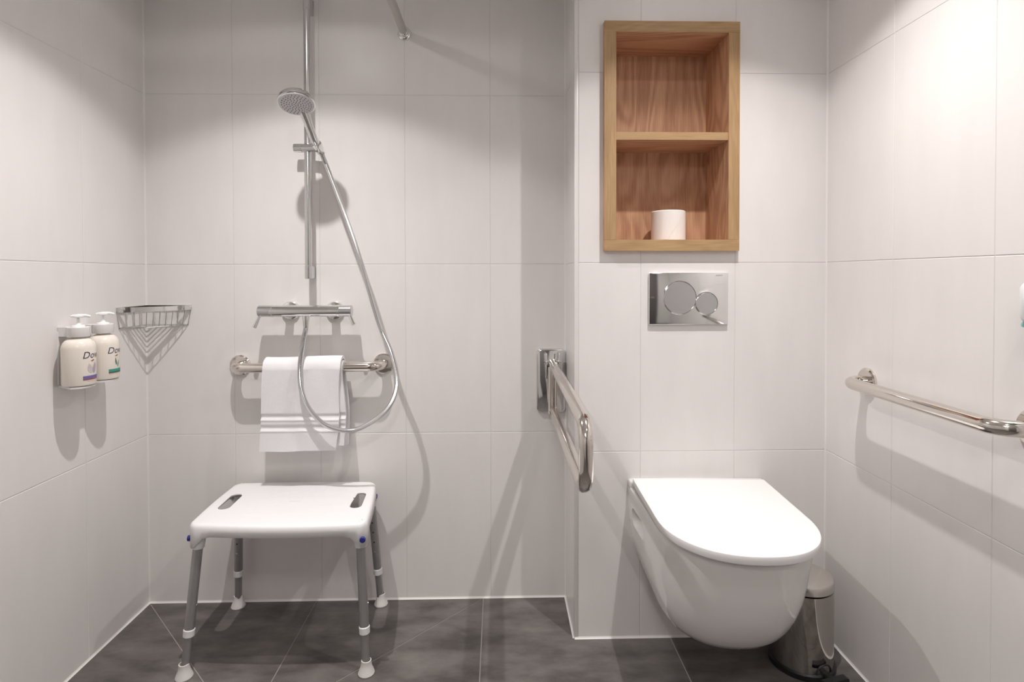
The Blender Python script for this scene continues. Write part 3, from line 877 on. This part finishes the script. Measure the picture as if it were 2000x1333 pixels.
def pump_bottle(yc, label, kind):
    t_ = thing('pump_bottle', label, 'bottle', (BX, yc, BZB), 'pump bottles in the wall bracket')
    bp = [(0, 0.0), (BR - 0.006, 0.0), (BR - 0.0015, 0.002), (BR, 0.007), (BR, 0.103)]
    for k in range(1, 9):
        a = math.radians(90 * k / 8 * 0.92); bp.append((BR - 0.024 * (1 - math.cos(a)), 0.103 + 0.030 * math.sin(a)))
    bp += [(0.0165, 0.1350), (0.0155, 0.137), (0.0155, 0.150), (0, 0.150)]
    bd = part('body', lathe((BX, yc, BZB), bp, 48), 'cream', t_)
    cap = part('cap', lathe((BX, yc, BZB), [(0, 0.1499), (0.0165, 0.150), (0.0165, 0.1665), (0.0150, 0.1685), (0.0075, 0.170), (0.0055, 0.174), (0, 0.174)], 32), 'plastic', t_)
    pmp = bmesh.new()
    cyl((BX, yc, BZB + 0.172), (BX, yc, BZB + 0.192), 0.0036, seg=16, bm=pmp)
    part('pump_stem', pmp, 'plastic', t_)
    ph = bmesh.new()
    prf = [(0.0, 0.190), (0.010, 0.1905), (0.0125, 0.193), (0.0120, 0.1965), (0.008, 0.199), (0, 0.1995)]
    lathe((BX, yc, BZB), prf, 28, bm=ph)
    sweep(ph, [(BX - 0.004, yc + 0.004, BZB + 0.1955), (BX + 0.010, yc + 0.014, BZB + 0.1955), (BX + 0.019, yc + 0.021, BZB + 0.1925)], [0.0052, 0.0044, 0.0034], 14)
    sweep(ph, [(BX, yc, BZB + 0.1955), (BX - 0.008, yc - 0.008, BZB + 0.1955), (BX - 0.0125, yc - 0.0125, BZB + 0.195)], [0.005, 0.004, 0.0025], 14)
    part('pump_head', ph, 'plastic', t_)
    f0 = math.radians(-4)
    lt = text_mesh('Dove', 0.027, 0.25)
    for v_ in lt.verts: v_.co.x *= 0.92
    part('lettering', on_bottle(lt, yc, f0, 0.0775), 'navy_print', bd, False)
    bird = bmesh.new()
    q = [bird.verts.new(c + (0,)) for c in ((-0.006, 0), (-0.001, 0.0012), (0.0035, 0.0045), (0.003, 0.0018), (0.0065, 0.0022), (0.002, -0.0018), (-0.003, -0.002))]
    bird.faces.new(q)
    part('bird_emblem', on_bottle(bird, yc, f0, 0.070), 'gold_print', bd, False)
    if kind == 0:
        part('printed_feather', on_bottle(petal(-0.006, 0.049, 0.0075, 0.013, -0.004), yc, f0, 0), 'feather_print', bd, False)
        part('printed_feather', on_bottle(petal(0.004, 0.050, 0.0065, 0.015, 0.006), yc, f0, 0, BR + 0.0006), 'mauve_print', bd, False)
        part('label_band', on_bottle(patch(-0.026, 0.028, 0.0215, 0.0285), yc, f0, 0), 'violet_print', bd, False)
        part('label_band', on_bottle(patch(-0.026, 0.028, 0.0165, 0.0214), yc, f0, 0), 'plum_print', bd, False)
        part('label_line', on_bottle(patch(-0.016, 0.020, 0.0125, 0.0138), yc, f0, 0), 'orange_print', bd, False)
    else:
        part('printed_leaf', on_bottle(petal(-0.001, 0.053, 0.0022, 0.011, -0.003), yc, f0, 0), 'green_print', bd, False)
        part('printed_leaf', on_bottle(petal(0.004, 0.046, 0.0022, 0.010, 0.004), yc, f0, 0, BR + 0.0006), 'teal_print', bd, False)
        part('label_band', on_bottle(patch(-0.024, 0.028, 0.0235, 0.0310), yc, f0, 0), 'teal_print', bd, False)
        part('label_band', on_bottle(patch(-0.024, 0.028, 0.0190, 0.0234), yc, f0, 0), 'green_print', bd, False)
        part('label_line', on_bottle(patch(-0.024, 0.028, 0.0160, 0.0188), yc, f0, 0), 'orange_print', bd, False)
pump_bottle(BYS[0], 'cream pump bottle with a violet label band in the wall bracket', 0)
pump_bottle(BYS[1], 'cream pump bottle with a teal green label band in the wall bracket', 1)

# ------------------------------------------------------------------ soap dispenser at the right wall
DY, DZ = 1.008, 1.068
ds = thing('soap_dispenser', 'small white soap dispenser with teal base on the right wall', 'soap dispenser', (XR, DY, DZ - 0.02))
bm = bmesh.new(); pts = round_rect(0.074, 0.080, 0.016)
loft(bm, [[(x, DY + a * s, DZ + 0.040 + b * s) for a, b in pts] for x, s in ((XR + 0.0005, 1), (XR - 0.056, 1), (XR - 0.064, 0.95), (XR - 0.068, 0.82))])
part('body', bm, 'plastic', ds)
bm = bmesh.new()
loft(bm, [[(x, DY + a * w_, z) for a, x in ((-0.5, XR + 0.0005), (0.5, XR + 0.0005), (0.5, XR - 0.055), (0.3, XR - 0.068), (-0.3, XR - 0.068), (-0.5, XR - 0.055))] for z, w_ in ((DZ + 0.008, 0.070), (DZ - 0.003, 0.084), (DZ - 0.006, 0.082))])
part('base', bm, 'teal', ds)
part('nozzle', lathe((XR - 0.040, DY + 0.012, DZ - 0.022), [(0, 0), (0.014, 0.002), (0.020, 0.010), (0.021, 0.0175), (0, 0.0175)], 28), 'steel_soft', ds)

# ------------------------------------------------------------------ shower stool
SH = 0.440
st = thing('shower_stool', 'white plastic shower stool with hand holes and grey adjustable legs', 'stool', (-0.655, 1.81, 0))
cor = [(-0.917, 1.981), (-0.429, 1.981), (-0.384, 1.636), (-0.906, 1.642)]     # back left, back right, front right, front left
def seat_outline(inset=0.0, rc=0.026):
    """rounded, slightly bowed quadrilateral; returns (x, y, distance to nearest corner)"""
    P = [Vector(c) for c in cor]; cen = sum(P, Vector((0, 0))) / 4
    out = []
    for i in range(4):
        A, Bc, D = P[i - 1], P[i], P[(i + 1) % 4]
        a = (A - Bc).normalized(); d = (D - Bc).normalized()
        c = Bc + (a + d) * rc
        s, e = Bc + a * rc, Bc + d * rc
        for k in range(9):
            q = k / 8
            out.append((1 - q) ** 2 * s + 2 * q * (1 - q) * (Bc * 0.75 + c * 0.25) + q * q * e)
        n = (D - Bc).length; m = 22
        bow = (0.004, 0.004, 0.013, 0.004)[i]
        nv = Vector((-(D - Bc).y, (D - Bc).x)).normalized()
        if nv.dot(cen - Bc) > 0: nv = -nv
        e0, e1 = Bc + d * rc, D - d * rc
        for k in range(1, m):
            q = k / m; out.append(e0.lerp(e1, q) + nv * bow * (4 * q * (1 - q)) ** 1.2)
    res = []
    for i, p_ in enumerate(out):
        tg = (out[(i + 1) % len(out)] - out[i - 1]).normalized(); nv = Vector((-tg.y, tg.x))
        if nv.dot(cen - p_) < 0: nv = -nv
        q_ = p_ + nv * inset
        res.append((q_.x, q_.y, min((p_ - c_).length for c_ in P)))
    return res
bm = bmesh.new()
def stad(cx_, cy_, w_, l_, ang, n=8):
    pts = []
    for k in range(n + 1): a = math.pi * k / n; pts.append((w_ * math.cos(a), l_ + w_ * math.sin(a)))
    for k in range(n + 1): a = math.pi + math.pi * k / n; pts.append((w_ * math.cos(a), -l_ + w_ * math.sin(a)))
    return [(cx_ + x * math.cos(ang) - y * math.sin(ang), cy_ + x * math.sin(ang) + y * math.cos(ang)) for x, y in pts]
loops = [(0.019, SH), (0.012, SH), (0.006, SH - 0.0015), (0.002, SH - 0.006), (0.0, SH - 0.013)]
rg = []
for ins, z in loops: rg.append([bm.verts.new((x, y, z)) for x, y, d in seat_outline(ins)])
so = seat_outline(-0.001)
rg.append([bm.verts.new((x, y, SH - 0.034 - 0.038 * math.exp(-(max(0, d - 0.012) / 0.026) ** 2))) for x, y, d in so])
n = len(so)
for A, D in zip(rg, rg[1:]):
    for k in range(n): bm.faces.new((A[k], A[(k + 1) % n], D[(k + 1) % n], D[k]))
edges = []
for k in range(n): edges.append(bm.edges.get((rg[0][k], rg[0][(k + 1) % n])))
for cx_, ang in ((-0.858, 0.05), (-0.452, 0.08)):
    hv = [bm.verts.new((x, y, SH)) for x, y in stad(cx_, 1.812, 0.0205, 0.044, ang)]
    hi = [bm.verts.new((x, y, SH)) for x, y in stad(cx_, 1.812, 0.0185, 0.044, ang)]
    hj = [bm.verts.new((x, y, SH - 0.003)) for x, y in stad(cx_, 1.812, 0.0172, 0.044, ang)]
    for k in range(len(hv)):
        k2 = (k + 1) % len(hv)
        bm.faces.new((hv[k], hv[k2], hi[k2], hi[k])); bm.faces.new((hi[k], hi[k2], hj[k2], hj[k]))
    for k in range(len(hv)): edges.append(bm.edges.get((hv[k], hv[(k + 1) % len(hv)])))
bmesh.ops.triangle_fill(bm, use_beauty=True, use_dissolve=False, edges=edges)
seat = part('seat', bm, 'plastic', st)
# make sure the shell's outside faces outwards, then thicken it inwards
up_faces = [p_ for p_ in seat.data.polygons if abs(p_.normal.z) > 0.9]
if sum(p_.normal.z * p_.area for p_ in up_faces) < 0: seat.data.flip_normals()
sm = seat.modifiers.new('shell', 'SOLIDIFY'); sm.thickness = 0.006; sm.offset = -1
part('maker_plate', B(-0.668, -0.632, 1.803, 1.809, SH - 0.001, SH + 0.0008, bev=0.0004, seg=1), 'collar', seat)
bm = bmesh.new()       # faint raised squares on the seat
for i in range(6):
    for j in range(4):
        x = -0.795 + i * 0.056; y = 1.720 + j * 0.056
        if j == 1 and i in (2, 3): continue
        if not (-0.83 < x < -0.49): continue
        box(bm, x, x + 0.047, y, y + 0.047, SH - 0.001, SH + 0.00025)
gp = part('grip_pattern', bm, 'plastic', seat); gp['kind'] = 'stuff'
legs = [((-0.880, 1.672), (-0.911, 1.636)), ((-0.411, 1.667), (-0.388, 1.638)), ((-0.896, 1.954), (-0.915, 1.984)), ((-0.447, 1.955), (-0.417, 1.984))]
for (tx, ty), (fx, fy) in legs:
    top_ = Vector((tx, ty, 0.425)); foot = Vector((fx, fy, 0.0))
    d = (top_ - foot).normalized()
    def on(z): return foot + (top_ - foot) * (z / 0.425)
    lg = part('leg', cyl(on(0.120), on(0.400), 0.0136, seg=28), 'alu', st)
    part('leg_extension', cyl(on(0.020), on(0.125), 0.0116, seg=28), 'alu', lg)
    part('collar', sweep(bmesh.new(), [on(0.113), on(0.115), on(0.133), on(0.135)], [0.0125, 0.0152, 0.0158, 0.0140], 28), 'collar', lg)
    ft = bmesh.new()
    lathe(on(0.0), [(0, 0.0), (0.0225, 0.0), (0.024, 0.003), (0.0215, 0.010), (0.0165, 0.022), (0.0145, 0.033), (0.0145, 0.040), (0.0118, 0.0405), (0.0118, 0.03), (0, 0.03)], 28, bm=ft)
    part('rubber_foot', ft, 'rubber', lg)
    part('socket', sweep(bmesh.new(), [on(0.362), on(0.364), on(0.390), on(0.408)], [0.0165, 0.0178, 0.0188, 0.0180], 28), 'plastic', seat)
    sgn = 1 if tx > -0.6 else -1
    if ty < 1.8: c0, bdir = (Vector((-0.9085, 1.664, 0.392)), Vector((-1, -0.12, 0))) if sgn < 0 else (Vector((-0.3965, 1.6365, 0.393)), Vector((0.12, -1, 0)))
    else: c0, bdir = Vector((-0.9185 if sgn < 0 else -0.4275, 1.962, 0.392)), Vector((sgn, 0, 0))
    bdir.normalize()
    part('button', lathe(c0 - bdir * 0.004, [(0, 0), (0.0085, 0), (0.0085, 0.006), (0.007, 0.0075), (0, 0.008)], 24, axis=bdir), 'blue', seat)
    if ty > 1.8:
        for zz in (0.20, 0.235, 0.27, 0.305):
            cc = on(zz); part('adjusting_pin', lathe(cc + Vector((0.0, -0.0125, 0)), [(0, 0), (0.0028, 0), (0.0024, 0.002), (0, 0.0024)], 12, axis=(0, -1, 0)), 'dark' if zz != 0.20 else 'chrome', lg)
    else:
        cc = on(0.20); part('adjusting_pin', lathe(cc + Vector((0.0125, 0, 0)), [(0, 0), (0.003, 0), (0.0026, 0.0025), (0, 0.003)], 12, axis=(1, 0, 0)), 'chrome', lg)

# ------------------------------------------------------------------ floor drain (in front of the stool)
dr = thing('floor_drain', 'square steel floor drain in the middle of the shower floor', 'drain', (CXs, CYs, 0))
part('frame', B(CXs - 0.06, CXs + 0.06, CYs - 0.06, CYs + 0.06, -0.001, 0.0015), 'steel_soft', dr)
for k in range(5): part('slot', B(CXs - 0.045, CXs + 0.045, CYs - 0.042 + k * 0.02, CYs - 0.036 + k * 0.02, 0.0005, 0.0018), 'dark', dr)

# ------------------------------------------------------------------ ceiling downlights
def make_downlight(x, y, power, cone, label):
    t_ = thing('downlight', label, 'ceiling light', (x, y, CEIL))
    part('ring', lathe((x, y, CEIL), [(0.040, 0.0005), (0.052, 0.0005), (0.052, -0.004), (0.047, -0.012), (0.036, -0.014), (0.034, -0.006), (0.040, 0.0005)], 40), 'paint', t_)
    part('lens', lathe((x, y, CEIL), [(0, -0.006), (0.0345, -0.006), (0.0345, -0.009), (0, -0.009)], 32), 'lens', t_)
    ld = bpy.data.lights.new('downlight_lamp', 'SPOT'); ld.energy = power; ld.color = LAMP_COLOR
    ld.spot_size = math.radians(168); ld.spot_blend = 0.12; ld.shadow_soft_size = 0.012
    ld.use_nodes = True          # beam profile of the lamp: intensity falls off away from its axis
    nt = ld.node_tree; em = nt.nodes['Emission']
    g = nt.nodes.new('ShaderNodeNewGeometry'); sp = nt.nodes.new('ShaderNodeSeparateXYZ')
    ab = nt.nodes.new('ShaderNodeMath'); ab.operation = 'ABSOLUTE'
    pw_ = nt.nodes.new('ShaderNodeMath'); pw_.operation = 'POWER'; pw_.inputs[1].default_value = LAMP_FOCUS
    nt.links.new(g.outputs['Incoming'], sp.inputs[0]); nt.links.new(sp.outputs['Z'], ab.inputs[0])
    nt.links.new(ab.outputs[0], pw_.inputs[0]); mr = nt.nodes.new('ShaderNodeMapRange'); mr.interpolation_type = 'SMOOTHSTEP'
    mr.inputs['From Min'].default_value = math.cos(math.radians(cone + 3.8)); mr.inputs['From Max'].default_value = math.cos(math.radians(cone - 3.8))
    mu = nt.nodes.new('ShaderNodeMath'); mu.operation = 'MULTIPLY'
    ad = nt.nodes.new('ShaderNodeMath'); ad.operation = 'ADD'; ad.inputs[1].default_value = LAMP_SPILL
    nt.links.new(ab.outputs[0], mr.inputs['Value']); nt.links.new(mr.outputs['Result'], mu.inputs[0]); nt.links.new(pw_.outputs[0], mu.inputs[1])
    nt.links.new(mu.outputs[0], ad.inputs[0]); nt.links.new(ad.outputs[0], em.inputs['Strength'])
    lo = bpy.data.objects.new('downlight_lamp', ld); C.objects.link(lo); lo.parent = t_; lo.location = (0, 0, LAMP_Z - CEIL)
ox, oy, opw = FILL_LAMP  # invented fitting out of view, added to brighten the shadows
ol = thing('added_fill_lamp', 'added unseen fill lamp, round flat opal glass on the ceiling near the door', 'ceiling light', (ox, oy, CEIL))
part('base', lathe((ox, oy, CEIL), [(0, 0.0005), (0.185, 0.0005), (0.185, -0.022), (0, -0.022)], 48), 'paint', ol)
part('glass', lathe((ox, oy, CEIL), [(0, -0.0215), (0.20, -0.0215), (0.205, -0.03), (0.195, -0.045), (0.14, -0.058), (0, -0.063)], 48), 'opal', ol)
names = ['round downlight in the ceiling over the shower stool', 'round downlight in the ceiling in front of the toilet',
         'round downlight in the ceiling on the toilet side, nearer the door']
for (x, y, pw, cone), lb in zip(LAMPS, names):
    make_downlight(x, y, pw, cone, lb)
